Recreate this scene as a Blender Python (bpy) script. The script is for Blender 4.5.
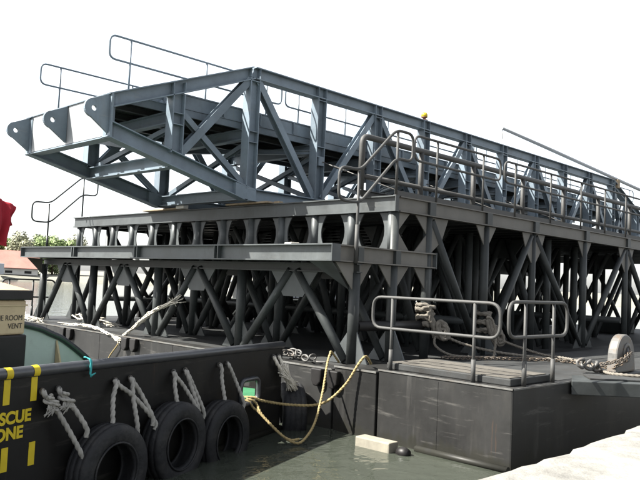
import bpy, bmesh, math, random
from mathutils import Vector, Matrix, Quaternion
random.seed(7)
V = Vector
scene = bpy.context.scene
for o in list(bpy.data.objects): bpy.data.objects.remove(o)
col = scene.collection

# ------------------------------------------------------------------ camera
YAW, PITCH, ROLL = 0.78397, 0.05967, 0.04316
CAM = V((-11.1335, -8.2380, 1.3477))
fw = V((math.cos(PITCH)*math.cos(YAW), math.cos(PITCH)*math.sin(YAW), math.sin(PITCH)))
rt = V((math.sin(YAW), -math.cos(YAW), 0)); up = rt.cross(fw)
r2 = math.cos(ROLL)*rt + math.sin(ROLL)*up; u2 = -math.sin(ROLL)*rt + math.cos(ROLL)*up
cam = bpy.data.cameras.new('camera'); camo = bpy.data.objects.new('camera', cam); col.objects.link(camo)
M = Matrix((r2, u2, -fw)).transposed().to_4x4(); M.translation = CAM
camo.matrix_world = M
cam.sensor_width = 36.0; cam.lens = 725.67/640*36; cam.clip_start = 0.05; cam.clip_end = 6000
scene.camera = camo

# ------------------------------------------------------------------ light
SUN = V((-1.0, 0.72, 1.36)).normalized()
EL = math.asin(SUN.z)
w = bpy.data.worlds.new('World'); scene.world = w; w.use_nodes = True
nt = w.node_tree
bg = nt.nodes['Background']; sky = nt.nodes.new('ShaderNodeTexSky')
sky.sky_type = 'NISHITA'; sky.sun_disc = False; sky.sun_elevation = EL
sky.sun_rotation = math.atan2(SUN.x, SUN.y)
sky.air_density = 1.0; sky.dust_density = 2.0; sky.ozone_density = 1.0; sky.altitude = 0
hz = nt.nodes.new('ShaderNodeHueSaturation'); hz.inputs['Saturation'].default_value = .28   # thin white summer haze over the whole sky
nt.links.new(sky.outputs[0], hz.inputs['Color']); nt.links.new(hz.outputs[0], bg.inputs[0]); bg.inputs[1].default_value = 0.078
sl = bpy.data.lights.new('sun', 'SUN'); sl.energy = 5.0; sl.angle = math.radians(0.53); sl.color = (1, 0.96, 0.88)
so = bpy.data.objects.new('sun', sl); col.objects.link(so)
so.rotation_euler = (-SUN).to_track_quat('-Z', 'Y').to_euler(); so.location = (-40, 30, 50)
scene.view_settings.view_transform = 'Standard'; scene.view_settings.look = 'None'
scene.view_settings.exposure = 2.3; scene.view_settings.gamma = 1.0
scene.render.engine = 'CYCLES'

# ------------------------------------------------------------------ materials
KEEP = {'quay_concrete': 1, 'frayed_rope_strands': 1.05, 'white_nose_paint': .43, 'blue_grey_paint': .95, 'grey_steel_paint': .6, 'pale_green_paint': 1.25, 'yellow_rope': .6, 'foliage': 1.9, 'pale_worn_slab': .33, 'dark_steel_paint': .6, 'grey_deck_paint': .55, 'galvanised_rail': .24, 'black_hull_paint': .55, 'tug_black_paint': .6, 'bare_steel': .5, 'beige_grey_paint': .72}
SPEC = {'galvanised_rail': .32, 'bare_steel': .5, 'black_hull_paint': .2, 'tug_black_paint': .16, 'tug_rail_paint': .5, 'dark_steel_paint': .2, 'grey_deck_paint': .12, 'tyre_rubber': .18, 'quay_concrete': .2}
def mat(name, c, rough=.5, metal=0., var=.25, scale=3., grime=None, gscale=1.2, gmin=.55, gmax=.75, stretch=(1, 1, 1),
        bump=.0, bscale=30., spec=.5, speck=None, speck_t=.7, scuff=None, tide=False):
    k_ = KEEP.get(name, .72); c = [x*k_ for x in c]; grime = grime and [x*k_ for x in grime]; speck = speck and [x*k_ for x in speck]
    m = bpy.data.materials.new(name); m.use_nodes = True
    n = m.node_tree.nodes; L = m.node_tree.links; b = n['Principled BSDF']
    b.inputs['Roughness'].default_value = rough; b.inputs['Metallic'].default_value = metal
    b.inputs['Specular IOR Level'].default_value = SPEC.get(name, .22)
    tc = n.new('ShaderNodeTexCoord')
    nz = n.new('ShaderNodeTexNoise'); nz.inputs['Scale'].default_value = scale; nz.inputs['Detail'].default_value = 6
    nz.inputs['Roughness'].default_value = .65
    L.new(tc.outputs['Object'], nz.inputs['Vector'])
    cr = n.new('ShaderNodeValToRGB'); L.new(nz.outputs['Fac'], cr.inputs[0])
    cr.color_ramp.elements[0].position = .3; cr.color_ramp.elements[1].position = .72
    cr.color_ramp.elements[0].color = (*[x*(1-var) for x in c], 1); cr.color_ramp.elements[1].color = (*[min(1, x*(1+var)) for x in c], 1)
    outc = cr.outputs[0]
    def over(src, colr, sc, lo, hi, st):
        mp = n.new('ShaderNodeMapping'); mp.inputs['Scale'].default_value = st
        L.new(tc.outputs['Object'], mp.inputs['Vector'])
        g = n.new('ShaderNodeTexNoise'); g.inputs['Scale'].default_value = sc; g.inputs['Detail'].default_value = 8
        g.inputs['Roughness'].default_value = .7
        L.new(mp.outputs[0], g.inputs['Vector'])
        r = n.new('ShaderNodeMapRange'); r.inputs[1].default_value = lo; r.inputs[2].default_value = hi
        L.new(g.outputs['Fac'], r.inputs[0])
        mx = n.new('ShaderNodeMix'); mx.data_type = 'RGBA'
        L.new(r.outputs[0], mx.inputs['Factor']); L.new(src, mx.inputs['A']); mx.inputs['B'].default_value = (*colr, 1)
        return mx.outputs['Result']
    if grime: outc = over(outc, grime, gscale, gmin, gmax, stretch)
    if speck: outc = over(outc, speck, 22., speck_t, speck_t+.06, (1, 1, 1))
    if scuff:
        outc = over(outc, [x*k_ for x in scuff], 3.2, .58, .74, (.35, .35, 3.2)); outc = over(outc, [x*k_*.9 for x in scuff], 2.1, .6, .8, (1.6, 1.6, .12)); outc = over(outc, (.09*k_, .05*k_, .03*k_), 1.7, .66, .8, (2.4, 2.4, .2))
    if name in ('blue_grey_paint', 'grey_steel_paint', 'dark_steel_paint', 'beige_grey_paint', 'tyre_rubber', 'black_hull_paint'):
        oi = n.new('ShaderNodeObjectInfo'); rr_ = n.new('ShaderNodeMapRange'); rr_.inputs[3].default_value = .8; rr_.inputs[4].default_value = 1.22; L.new(oi.outputs['Random'], rr_.inputs[0])
        hs = n.new('ShaderNodeHueSaturation'); L.new(rr_.outputs[0], hs.inputs['Value']); L.new(outc, hs.inputs['Color']); outc = hs.outputs[0]
    if tide:
        sx = n.new('ShaderNodeSeparateXYZ'); L.new(tc.outputs['Object'], sx.inputs[0])
        mp = n.new('ShaderNodeMapping'); mp.inputs['Scale'].default_value = (3, 3, .6); L.new(tc.outputs['Object'], mp.inputs[0])
        g = n.new('ShaderNodeTexNoise'); g.inputs['Scale'].default_value = 2.4; g.inputs['Detail'].default_value = 8; L.new(mp.outputs[0], g.inputs['Vector'])
        ma = n.new('ShaderNodeMath'); ma.operation = 'MULTIPLY_ADD'; ma.inputs[1].default_value = -.42; L.new(g.outputs['Fac'], ma.inputs[0]); L.new(sx.outputs['Z'], ma.inputs[2])
        r = n.new('ShaderNodeMapRange'); r.inputs[1].default_value = -.02; r.inputs[2].default_value = -.12; r.inputs[4].default_value = .7; L.new(ma.outputs[0], r.inputs[0])
        mx = n.new('ShaderNodeMix'); mx.data_type = 'RGBA'; L.new(r.outputs[0], mx.inputs['Factor']); L.new(outc, mx.inputs['A']); mx.inputs['B'].default_value = (.012, .0118, .0085, 1); outc = mx.outputs['Result']
    L.new(outc, b.inputs['Base Color'])
    rr = n.new('ShaderNodeMapRange'); rr.inputs[3].default_value = max(.03, rough-.1); rr.inputs[4].default_value = min(1, rough+.15)
    L.new(nz.outputs['Fac'], rr.inputs[0]); L.new(rr.outputs[0], b.inputs['Roughness'])
    if bump:
        bz = n.new('ShaderNodeTexNoise'); bz.inputs['Scale'].default_value = bscale; bz.inputs['Detail'].default_value = 4
        L.new(tc.outputs['Object'], bz.inputs['Vector'])
        bp = n.new('ShaderNodeBump'); bp.inputs['Strength'].default_value = bump; bp.inputs['Distance'].default_value = .02
        L.new(bz.outputs['Fac'], bp.inputs['Height']); L.new(bp.outputs[0], b.inputs['Normal'])
    return m
MT = {
 'blue': mat('blue_grey_paint', (.12, .15, .178), .42, 0, .24, 1.7, (.08, .09, .096), 1.6, .55, .8, (1, 1, .35), .08, 14, speck=(.16, .10, .06), speck_t=.7, scuff=(.15, .165, .175)),
 'grey': mat('grey_steel_paint', (.085, .094, .097), .45, 0, .3, 1.6, (.05, .052, .05), 1.5, .52, .8, (1, 1, .3), .08, 14, speck=(.15, .09, .055), speck_t=.69, scuff=(.105, .108, .105)),
 'beige': mat('beige_grey_paint', (.112, .107, .096), .5, 0, .25, 1.6, (.085, .076, .064), 1.5, .55, .8, (1, 1, .3), .08, 14, speck=(.15, .09, .055), speck_t=.69, scuff=(.13, .122, .108)),
 'dark': mat('dark_steel_paint', (.046, .051, .051), .45, 0, .35, 1.8, (.028, .03, .028), 1.5, .5, .8, (1, 1, .3), .08, 14, speck=(.12, .075, .05), speck_t=.74),
 'rail': mat('galvanised_rail', (.15, .15, .145), .62, 0., .2, 9., (.12, .10, .085), 4, .58, .8),
 'hull': mat('black_hull_paint', (.021, .021, .0205), .5, 0, .3, 1.4, (.045, .043, .039), 2.2, .52, .85, (1, 1, .25), .25, 1.6, speck=(.16, .15, .14), speck_t=.7, scuff=(.085, .082, .077), tide=True),
 'hulledge': mat('worn_lit_hull_edge', (.12, .12, .115), .5, 0, .35, 4., (.09, .075, .06), 3, .45, .7),  # edge wear, plus the lit top edge painted in as a lighter tone
 'deck': mat('grey_deck_paint', (.055, .057, .057), .6, 0, .25, 2., (.04, .035, .03), 2.5, .5, .75, bump=.1, bscale=40),
 'slab': mat('pale_worn_slab', (.2, .185, .16), .8, 0, .25, 5., (.13, .115, .095), 3, .5, .75, bump=.2, bscale=60),
 'tug': mat('tug_black_paint', (.0115, .011, .0105), .45, 0, .3, 2., (.021, .019, .016), 1.4, .5, .8, (1, 1, .4), .3, 2.2, scuff=(.05, .046, .04), tide=True),
 'tugrail': mat('tug_rail_paint', (.035, .037, .042), .35, 0, .3, 6., (.07, .07, .07), 5, .55, .8),
 'green': mat('pale_green_paint', (.26, .295, .275), .5, 0, .12, 2., (.18, .2, .175), 2, .55, .8),
 'deckgreen': mat('deck_green_paint', (.035, .15, .07), .6, 0, .25, 4.),
 'cream': mat('cream_paint', (.5, .40, .25), .5, 0, .1, 4., (.33, .25, .15), 5, .6, .85, (1, 1, .3)),
 'palepaint': mat('white_nose_paint', (.5, .52, .54), .4, 0, .06, 3., (.36, .37, .38), 2, .6, .85, (1, 1, .4)),
 'black': mat('black_paint', (.014, .013, .013), .45, 0, .3, 5.),
 'ink': mat('stencil_ink', (.05, .045, .04), .6, 0, .2, 5.),
 'yellow': mat('yellow_marking_paint', (.55, .42, .02), .5, 0, .1, 6., (.35, .27, .06), 9, .62, .8),
 'rubber': mat('tyre_rubber', (.019, .0195, .021), .6, 0, .35, 4., (.055, .053, .05), 3, .48, .75, bump=.5, bscale=16, speck=(.06, .057, .05), speck_t=.66),
 'white_rope': mat('white_rope', (.30, .29, .265), .85, 0, .25, 12.),
 'yellow_rope': mat('yellow_rope', (.33, .255, .12), .8, 0, .25, 12.),
 'brown_rope': mat('hemp_rope', (.15, .136, .115), .9, 0, .3, 12.),
 'fray': mat('frayed_rope_strands', (.42, .395, .34), .9, 0, .2, 14.),
 'pole': mat('pale_pole_paint', (.3, .32, .34), .4, 0, .15, 5.),
 'steel': mat('bare_steel', (.15, .147, .14), .6, .2, .3, 12., (.16, .11, .07), 6, .5, .7),
 'chain': mat('rusty_chain', (.12, .105, .09), .5, .4, .3, 14., (.18, .12, .07), 9, .5, .7),
 'timber': mat('weathered_timber', (.3, .235, .16), .8, 0, .25, 6., (.3, .24, .17), 3, .5, .7, (1, 8, 8)),
 'float': mat('float_block', (.22, .205, .165), .8, 0, .2, 7., (.3, .27, .2), 4, .5, .75),
 'red': mat('red_cloth', (.3, .012, .025), .75, 0, .18, 6.),
 'teal': mat('teal_cord', (.05, .35, .36), .7),
 'amber': mat('amber_lens', (.6, .44, .03), .25),
 'redplastic': mat('red_lamp_base', (.12, .045, .03), .4),
 'quay': mat('quay_concrete', (.15, .147, .136), .9, 0, .35, 3.2, (.085, .082, .074), 1.4, .5, .75, bump=.5, bscale=30, speck=(.12, .11, .09), speck_t=.66),
 'shoreland': mat('shore_earth', (.2, .195, .165), .9, 0, .2, .2),
 'roof': mat('red_roof_sheet', (.34, .17, .14), .7, 0, .2, .4, (.3, .18, .14), .3, .5, .7),  # red paled toward pink, distance haze is mixed into the colour
 'white': mat('white_wall', (.62, .6, .56), .7, 0, .1, .5),
 'palegrey': mat('pale_grey_panel', (.45, .47, .5), .6, 0, .1, .5),
 'bark': mat('bark', (.09, .065, .045), .9),
}
for i, c in enumerate([(.07, .095, .035), (.085, .105, .05), (.1, .102, .065)]):  # lightened leaf greens, haze over the far shore is put into the colour
    m = mat('foliage', c, .6, 0, .35, 1.2); MT['leaf%d' % i] = m
# water
m = bpy.data.materials.new('harbour_water'); m.use_nodes = True; MT['water'] = m
n = m.node_tree.nodes; L = m.node_tree.links; b = n['Principled BSDF']
b.inputs['Base Color'].default_value = (.03, .034, .027, 1); b.inputs['Roughness'].default_value = .06; b.inputs['IOR'].default_value = 1.33
tc = n.new('ShaderNodeTexCoord')
h = None
for sc, st, ww in ((.9, (1, 1, 1), .6), (2.7, (1, 1.5, 1), .35), (8., (1, 1.2, 1), .12)):
    mp = n.new('ShaderNodeMapping'); mp.inputs['Scale'].default_value = st; L.new(tc.outputs['Object'], mp.inputs[0])
    z = n.new('ShaderNodeTexNoise'); z.inputs['Scale'].default_value = sc; z.inputs['Detail'].default_value = 2; z.inputs['Distortion'].default_value = .6
    L.new(mp.outputs[0], z.inputs['Vector'])
    q = n.new('ShaderNodeMath'); q.operation = 'MULTIPLY'; q.inputs[1].default_value = ww; L.new(z.outputs['Fac'], q.inputs[0])
    if h is None: h = q.outputs[0]
    else:
        a = n.new('ShaderNodeMath'); a.operation = 'ADD'; L.new(h, a.inputs[0]); L.new(q.outputs[0], a.inputs[1]); h = a.outputs[0]
bp = n.new('ShaderNodeBump'); bp.inputs['Strength'].default_value = .42; bp.inputs['Distance'].default_value = .12
L.new(h, bp.inputs['Height']); L.new(bp.outputs[0], b.inputs['Normal'])

# ------------------------------------------------------------------ mesh helpers
class MB:
    def __init__(s): s.v = []; s.f = []; s.sm = []
    def add(s, vs, fs, smooth=False):
        k = len(s.v); s.v += [V(p) for p in vs]; s.f += [[i+k for i in f] for f in fs]; s.sm += [smooth]*len(fs); return s
    def box(s, a, b):
        x0, y0, z0 = a; x1, y1, z1 = b
        return s.add([(x0,y0,z0),(x1,y0,z0),(x1,y1,z0),(x0,y1,z0),(x0,y0,z1),(x1,y0,z1),(x1,y1,z1),(x0,y1,z1)],
              [(0,3,2,1),(4,5,6,7),(0,1,5,4),(1,2,6,5),(2,3,7,6),(3,0,4,7)])
    def obox(s, o, ax, ay, az):       # origin corner and three edge vectors
        o, ax, ay, az = V(o), V(ax), V(ay), V(az)
        p = [o, o+ax, o+ax+ay, o+ay]; p += [q+az for q in p]
        fs = [(0,3,2,1),(4,5,6,7),(0,1,5,4),(1,2,6,5),(2,3,7,6),(3,0,4,7)]
        if ax.cross(ay).dot(az) < 0: fs = [f[::-1] for f in fs]
        return s.add(p, fs)
    def prism(s, pts, d, smooth=False):    # planar polygon extruded by d
        pts = [V(p) for p in pts]; d = V(d); k = len(pts)
        nn = V((0, 0, 0))
        for i in range(k): nn += (pts[i]-pts[0]).cross(pts[(i+1) % k]-pts[0])
        if nn.dot(d) < 0: pts = pts[::-1]
        return s.add(pts+[p+d for p in pts], [list(range(k))[::-1], list(range(k, 2*k))]+[(i, (i+1) % k, k+(i+1) % k, k+i) for i in range(k)])
    def ibeam(s, p0, p1, upv, depth, width, tf=.022, tw=.02):
        p0, p1 = V(p0), V(p1); d = (p1-p0).normalized(); upv = V(upv); upv = (upv-d*upv.dot(d)).normalized(); sd = d.cross(upv)
        H, W, t = depth/2, width/2, tw/2
        prof = [(-W,-H),(W,-H),(W,-H+tf),(t,-H+tf),(t,H-tf),(W,H-tf),(W,H),(-W,H),(-W,H-tf),(-t,H-tf),(-t,-H+tf),(-W,-H+tf)]
        return s.prism([p0+sd*a+upv*c for a, c in prof], p1-p0)
    def tube(s, pts, r, seg=12, closed=False, cap=True, twist=None):
        pts = [V(p) for p in pts]; k = len(pts)
        rs = r if isinstance(r, (list, tuple)) else [r]*k
        tan = []
        for i in range(k):
            if closed: t = pts[(i+1) % k]-pts[i-1]
            else: t = pts[min(i+1, k-1)]-pts[max(i-1, 0)]
            tan.append(t.normalized() if t.length > 1e-9 else V((0,0,1)))
        a = tan[0].orthogonal().normalized(); fr = []
        for i in range(k):
            if i: a = (tan[i-1].rotation_difference(tan[i]) @ a)
            a = (a-tan[i]*a.dot(tan[i])).normalized(); fr.append((a.copy(), tan[i].cross(a)))
        vs = []; dist = 0
        for i in range(k):
            if i: dist += (pts[i]-pts[i-1]).length
            for j in range(seg):
                th = 2*math.pi*j/seg; rr = rs[i]
                if twist: rr *= 1 + twist[1]*(abs(math.cos(1.5*(th-dist*twist[0])))-.5)
                vs.append(pts[i]+(fr[i][0]*math.cos(th)+fr[i][1]*math.sin(th))*rr)
        fs = []
        for i in range(k if closed else k-1):
            i2 = (i+1) % k
            for j in range(seg):
                j2 = (j+1) % seg; fs.append((i*seg+j, i*seg+j2, i2*seg+j2, i2*seg+j))
        s.add(vs, fs, True)
        if cap and not closed:
            b0 = len(s.v)-len(vs)
            s.f.append([b0+j for j in range(seg)][::-1]); s.f.append([b0+(k-1)*seg+j for j in range(seg)]); s.sm += [False]*2
        return s
    def lathe(s, prof, c, ax, seg=32, closed=True):     # prof: (radius, along axis)
        c, ax = V(c), V(ax).normalized(); a = ax.orthogonal().normalized(); bb = ax.cross(a); k = len(prof); vs = []
        for j in range(seg):
            th = 2*math.pi*j/seg; e = a*math.cos(th)+bb*math.sin(th)
            vs += [c+e*r_+ax*h_ for r_, h_ in prof]
        fs = []
        for j in range(seg):
            j2 = (j+1) % seg
            for i in range(k if closed else k-1):
                i2 = (i+1) % k; fs.append((j*k+i, j2*k+i, j2*k+i2, j*k+i2))
        return s.add(vs, fs, True)
    def mesh(s, name, org):
        me = bpy.data.meshes.new(name); me.from_pydata([tuple(p-org) for p in s.v], [], s.f)
        for p, q in zip(me.polygons, s.sm): p.use_smooth = q
        return me
ROOTS = {}
def setp(o, label=None, cat=None, group=None, kind=None):
    if label: o['label'] = label
    if cat: o['category'] = cat
    if group: o['group'] = group
    if kind: o['kind'] = kind
    return o
def thing(name, label, cat, loc=(0, 0, 0), group=None):
    o = bpy.data.objects.new(name, None); o.location = loc; o.empty_display_size = .2; col.objects.link(o)
    return setp(o, label, cat, group)
def org(o):
    p = V((0, 0, 0))
    while o is not None: p += V(o.location); o = o.parent
    return p
def part(name, mb, m, parent, label=None, bevel=0, fix=False):
    me = mb.mesh(name, org(parent)); o = bpy.data.objects.new(name, me); me.materials.append(MT[m]); col.objects.link(o); o.parent = parent
    if label: o['label'] = label
    if fix: recalc(me)
    if bevel: bev(o, bevel)
    return o
def recalc(me):
    bm = bmesh.new(); bm.from_mesh(me); bmesh.ops.recalc_face_normals(bm, faces=bm.faces); bm.to_mesh(me); bm.free()
def bev(o, wd, seg=2):
    q = o.modifiers.new('bevel', 'BEVEL'); q.width = wd; q.segments = seg; q.limit_method = 'ANGLE'; q.angle_limit = math.radians(40)
def single(name, mb, m, loc, label, cat, group=None, bevel=0, fix=False):
    loc = V(loc); me = mb.mesh(name, loc); o = bpy.data.objects.new(name, me); me.materials.append(MT[m]); o.location = loc; col.objects.link(o)
    if fix: recalc(me)
    if bevel: bev(o, bevel)
    return setp(o, label, cat, group)
def struct(name, mb, m, bevel=0):
    me = mb.mesh(name, V((0,0,0))); o = bpy.data.objects.new(name, me); me.materials.append(MT[m]); col.objects.link(o); o['kind'] = 'structure'
    if bevel: bev(o, bevel)
    return o
def smooth(pts, n=8):        # Catmull-Rom
    pts = [V(p) for p in pts]; out = []
    for i in range(len(pts)-1):
        p0 = pts[max(i-1, 0)]; p1 = pts[i]; p2 = pts[i+1]; p3 = pts[min(i+2, len(pts)-1)]
        for j in range(n):
            t = j/n; out.append(.5*((2*p1)+(p2-p0)*t+(2*p0-5*p1+4*p2-p3)*t*t+(3*p1-p0-3*p2+p3)*t**3))
    out.append(pts[-1]); return out
def resample(pts, d):
    out = [pts[0]]; acc = 0
    for i in range(1, len(pts)):
        seg = (pts[i]-pts[i-1]).length
        while acc+seg >= d:
            t = (d-acc)/seg; q = pts[i-1].lerp(pts[i], t); out.append(q); pts[i-1] = q; seg = (pts[i]-q).length; acc = 0
        acc += seg
    out.append(pts[-1]); return out
def rope_mb(pts, r, d=None, n=8, mb=None, seg=12):
    q = resample(smooth(pts, n), d or r*.65)
    return (mb or MB()).tube(q, r, seg, twist=(.62/r, .55))
def roundpath(pts, r, n=5, closed=False):
    pts = [V(p) for p in pts]; k = len(pts); out = []
    for i in range(k):
        if not closed and i in (0, k-1): out.append(pts[i]); continue
        a, b, c = pts[i-1], pts[i], pts[(i+1) % k]
        da = (a-b); dc = (c-b); rr = min(r, da.length*.49, dc.length*.49)
        p, q = b+da.normalized()*rr, b+dc.normalized()*rr
        for j in range(n+1):
            t = j/n; out.append((1-t)**2*p+2*t*(1-t)*b+t*t*q)
    return out

# ================================================================== setting
WZ = -0.97
mb = MB(); mb.add([(-1500,-1500,WZ),(2500,-1500,WZ),(2500,2500,WZ),(-1500,2500,WZ)], [(0,1,2,3)])
water = struct('water', mb, 'water')
# quay: its seaward edge is chipped and uneven
mb = MB(); QZ = -0.2
xs = [-60, -30, -15] + [-10+i*.22 for i in range(100)] + [14, 20, 40]
rnd = random.Random(3)
edge = []
dx = 0
for x in xs:
    dx = .7*dx + rnd.uniform(-.05, .05); edge.append(min(-4.55, -5.03+.05*(x+6.2))+dx*.6+rnd.uniform(-.015, .015) + (.05 if rnd.random() < .08 else 0))
k = len(xs)
vs = [(x, y, QZ) for x, y in zip(xs, edge)] + [(x, y-.07, QZ+.02) for x, y in zip(xs, edge)] + [(x, -80, QZ+.02) for x in xs] + [(x, y+.05, -3) for x, y in zip(xs, edge)]
fs = []
for i in range(k-1):
    fs += [(i, k+i, k+i+1, i+1)[::-1], (k+i, 2*k+i, 2*k+i+1, k+i+1)[::-1], (3*k+i, i, i+1, 3*k+i+1)[::-1]]
mb.add(vs, fs); quay = struct('quay', mb, 'quay'); recalc(quay.data)
for a_, b_ in (((-9, -6.9), (30, -6.3)), ((2.2, -5.1), (1.9, -60))):
    d_ = (V((*b_, 0))-V((*a_, 0))); n_ = V((-d_.y, d_.x, 0)).normalized()*.018
    jo = part('expansion_joint', MB().add([V((*a_, QZ+.024))-n_, V((*a_, QZ+.024))+n_, V((*b_, QZ+.024))+n_, V((*b_, QZ+.024))-n_], [(0, 1, 2, 3)]), 'ink', quay, None, 0, True)
# distant shore
def polar(px, dist, z=0.):
    dd = fw + r2*((px-320)/725.67); dd.z = 0; dd.normalize()
    return V((CAM.x+dd.x*dist, CAM.y+dd.y*dist, z))
mb = MB(); pxs = list(range(-500, 1101, 50)); vs = []; fs = []
for i, px in enumerate(pxs):
    j = rnd.uniform(-3, 3)
    vs += [polar(px, 185+j, WZ-.3), polar(px, 188+j, .1), polar(px, 215+j, .8), polar(px, 420, 2.5)]
for i in range(len(pxs)-1):
    for q in range(3): fs.append((i*4+q, (i+1)*4+q, (i+1)*4+q+1, i*4+q+1))
mb.add(vs, fs, True); sh = struct('shore', mb, 'shoreland'); recalc(sh.data)

# ================================================================== pontoon
PON = thing('pontoon', 'black steel pontoon barge floating beside the quay and carrying the steel trestle', 'pontoon', (0, 0, WZ))
HB = -1.6
FX = -2.6
part('hull_section', MB().box((FX, -3.37, HB), (20.5, -1.1, .09)), 'hull', PON, 'right hull section at the near corner', .025)
part('hull_section', MB().box((FX+.012, -1.05, HB), (20.5, -.17, .045)), 'hull', PON, None, .02)
part('hull_section', MB().box((FX+.004, -.13, HB), (20.5, 13.4, -.012)), 'hull', PON, 'long left hull section under the trestle', .02)
part('seam_filler', MB().box((FX+.1, -3.2, HB), (20.4, 13.3, -.06)), 'black', PON)
part('deck_plate', MB().box((FX+.35, -.02, -.01), (20.4, 13.2, .004)), 'deck', PON)
part('deck_plate', MB().box((-1.15, -3.25, .08), (20.4, -.9, .096)), 'deck', PON)
part('edge_strip', MB().box((FX-.012, -3.382, .07), (-1.0, -3.372, .092)).box((FX-.012, -3.382, .07), (FX-.002, -1.1, .093)), 'hulledge', PON)
part('edge_strip', MB().box((FX-.01, -.13, -.035), (FX+.003, 13.4, -.008)), 'hulledge', PON)
part('edge_strip', MB().box((FX-.002, -1.05, .02), (FX+.01, -.17, .048)), 'hulledge', PON)
SLB = part('raised_slab', MB().box((-2.44, -3.24, .092), (-1.35, -1.12, .19)), 'deck', PON, 'low raised slab with pale worn top', .015)
part('slab_board', MB().box((-2.4, -3.2, .192), (-1.9, -1.16, .2)), 'slab', SLB)
part('slab_board', MB().box((-1.88, -3.2, .192), (-1.4, -1.16, .203)), 'slab', SLB)
part('raised_slab', MB().box((-1.33, -3.2, .092), (-1.2, -1.2, .19)), 'deck', PON)
# rubbing pipe along the waterline
part('rubbing_pipe', MB().tube([(FX-.07, -3.37, WZ+.03), (FX-.07, -1.9, WZ+.03)], .05, 10), 'hull', PON)
# mooring arm
part('mooring_arm', MB().prism([(-1.03,-3.41,-.1), (-.34,-4.11,-.1), (.15,-4.62,-.1), (.95,-4.25,-.1), (.45,-3.81,-.1), (-.3,-3.05,-.1)], (0, 0, .2)), 'dark', PON, 'flat steel arm reaching out toward the quay', .012)
part('arm_top_plate', MB().prism([(-.62,-3.5,.104), (.05,-4.2,.104), (.5,-4.1,.104), (.3,-3.6,.104), (-.2,-3.2,.104)], (0, 0, .02)), 'deck', PON)
# fixing stubs that hang over the hull edge below each truss node
for y in (-.02, 3, 6, 9, 12):
    for s in (-.2, .16):
        yy = y+s
        part('edge_bracket', MB().prism([(FX-.1, yy-.12, -.03), (FX-.1, yy+.12, -.03), (FX-.1, yy+.115, -.22), (FX-.1, yy+.06, -.31), (FX-.1, yy-.03, -.32), (FX-.1, yy-.1, -.24)], (.099, 0, 0)), 'black', PON, None, .02)
# hull marks: welded vertical plate seams
for y in (-2.2, 2.1, 4.4, 7.4, 10.2):
    part('weld_seam', MB().box((FX-.004 if y < 0 else FX-.001, y, HB), (FX+.02, y+.012, .04 if y < 0 else -.04)), 'hull', PON)
# padeye
pe = []
for i in range(17):
    a = math.pi*i/16; pe.append((1.08+.36*math.cos(a), -3.34, .34+.38*math.sin(a)))
pe += [(.68, -3.34, .096), (1.48, -3.34, .096)]
PD = part('mooring_padeye', MB().prism(pe, (0, .17, 0)), 'steel', PON, 'thick round-topped steel padeye standing on the deck', .03)
part('eye_hole', MB().lathe([(.1, 0), (.1, .012), (.0, .012), (.0, 0)], (1.1, -3.352, .42), (0, 1, 0), 20), 'black', PD)
part('cheek_plate', MB().lathe([(.16, 0), (.16, .016), (.101, .016), (.101, 0)], (1.1, -3.356, .42), (0, 1, 0), 24), 'steel', PD)

# ================================================================== trestle
TR = thing('trestle', 'dark grey tubular steel trestle on the pontoon with lower ledge and upper deck', 'trestle', (0, 0, 0))
ZT, ZB, LT, LB = 2.976, 2.69, 2.005, 1.72
XE = 19.6
def tp(a, b, r, name='tube_post', m='dark', seg=14): return part(name, MB().tube([a, b], r, seg), m, TR)
def gus(pts, d, m='grey'): return part('gusset_plate', MB().prism(pts, d), m, TR)
# --- ledge beams
LX = -2.72
part('ledge_beam', MB().ibeam((LX+.1, -.12, (LT+LB)/2), (LX+.1, 11.83, (LT+LB)/2), (0, 0, 1), LT-LB, .2), 'grey', TR, 'long I-beam along the front edge of the lower ledge')
part('ledge_beam', MB().ibeam((LX+.205, -.05, (LT+LB)/2), (.12, -.05, (LT+LB)/2), (0, 0, 1), LT-LB-.004, .16), 'beige', TR)
part('ledge_beam', MB().ibeam((LX+.205, 11.75, (LT+LB)/2), (-.2, 11.75, (LT+LB)/2), (0, 0, 1), LT-LB-.004, .16), 'grey', TR)
part('end_plate', MB().box((LX-.004, -.137, LB), (LX+.2, -.123, LT)), 'grey', TR)
part('end_plate', MB().box((.124, -.14, LB-.01), (.14, .04, LT+.01)), 'grey', TR)
part('end_plate', MB().box((LX-.004, 11.833, LB), (LX+.2, 11.85, LT)), 'grey', TR)
for y in (2.9, 5.8, 8.75):
    part('stiffener', MB().box((LX+.004, y-.012, LB+.023), (LX+.088, y+.012, LT-.023)), 'grey', TR)
    part('stiffener', MB().box((LX+.004, y+.1, LB+.023), (LX+.088, y+.124, LT-.023)), 'grey', TR)
    part('outrigger', MB().ibeam((LX+.205, y+.05, 1.86), (-1.02, y+.05, 1.86), (0, 0, 1), .25, .12), 'dark', TR)
for x in (-2.0, -1.0):
    part('stiffener', MB().box((x-.07, -.128, LB+.02), (x+.07, -.062, LT-.02)), 'dark', TR)
part('ledge_floor', MB().box((LX+.21, .04, LT-.05), (-1.0, 11.66, LT-.026)), 'deck', TR)
# truss chord under the ledge
part('truss_chord', MB().ibeam((-2, -.1, 1.63), (-2, 11.9, 1.63), (0, 0, 1), .16, .14), 'dark', TR)
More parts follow.
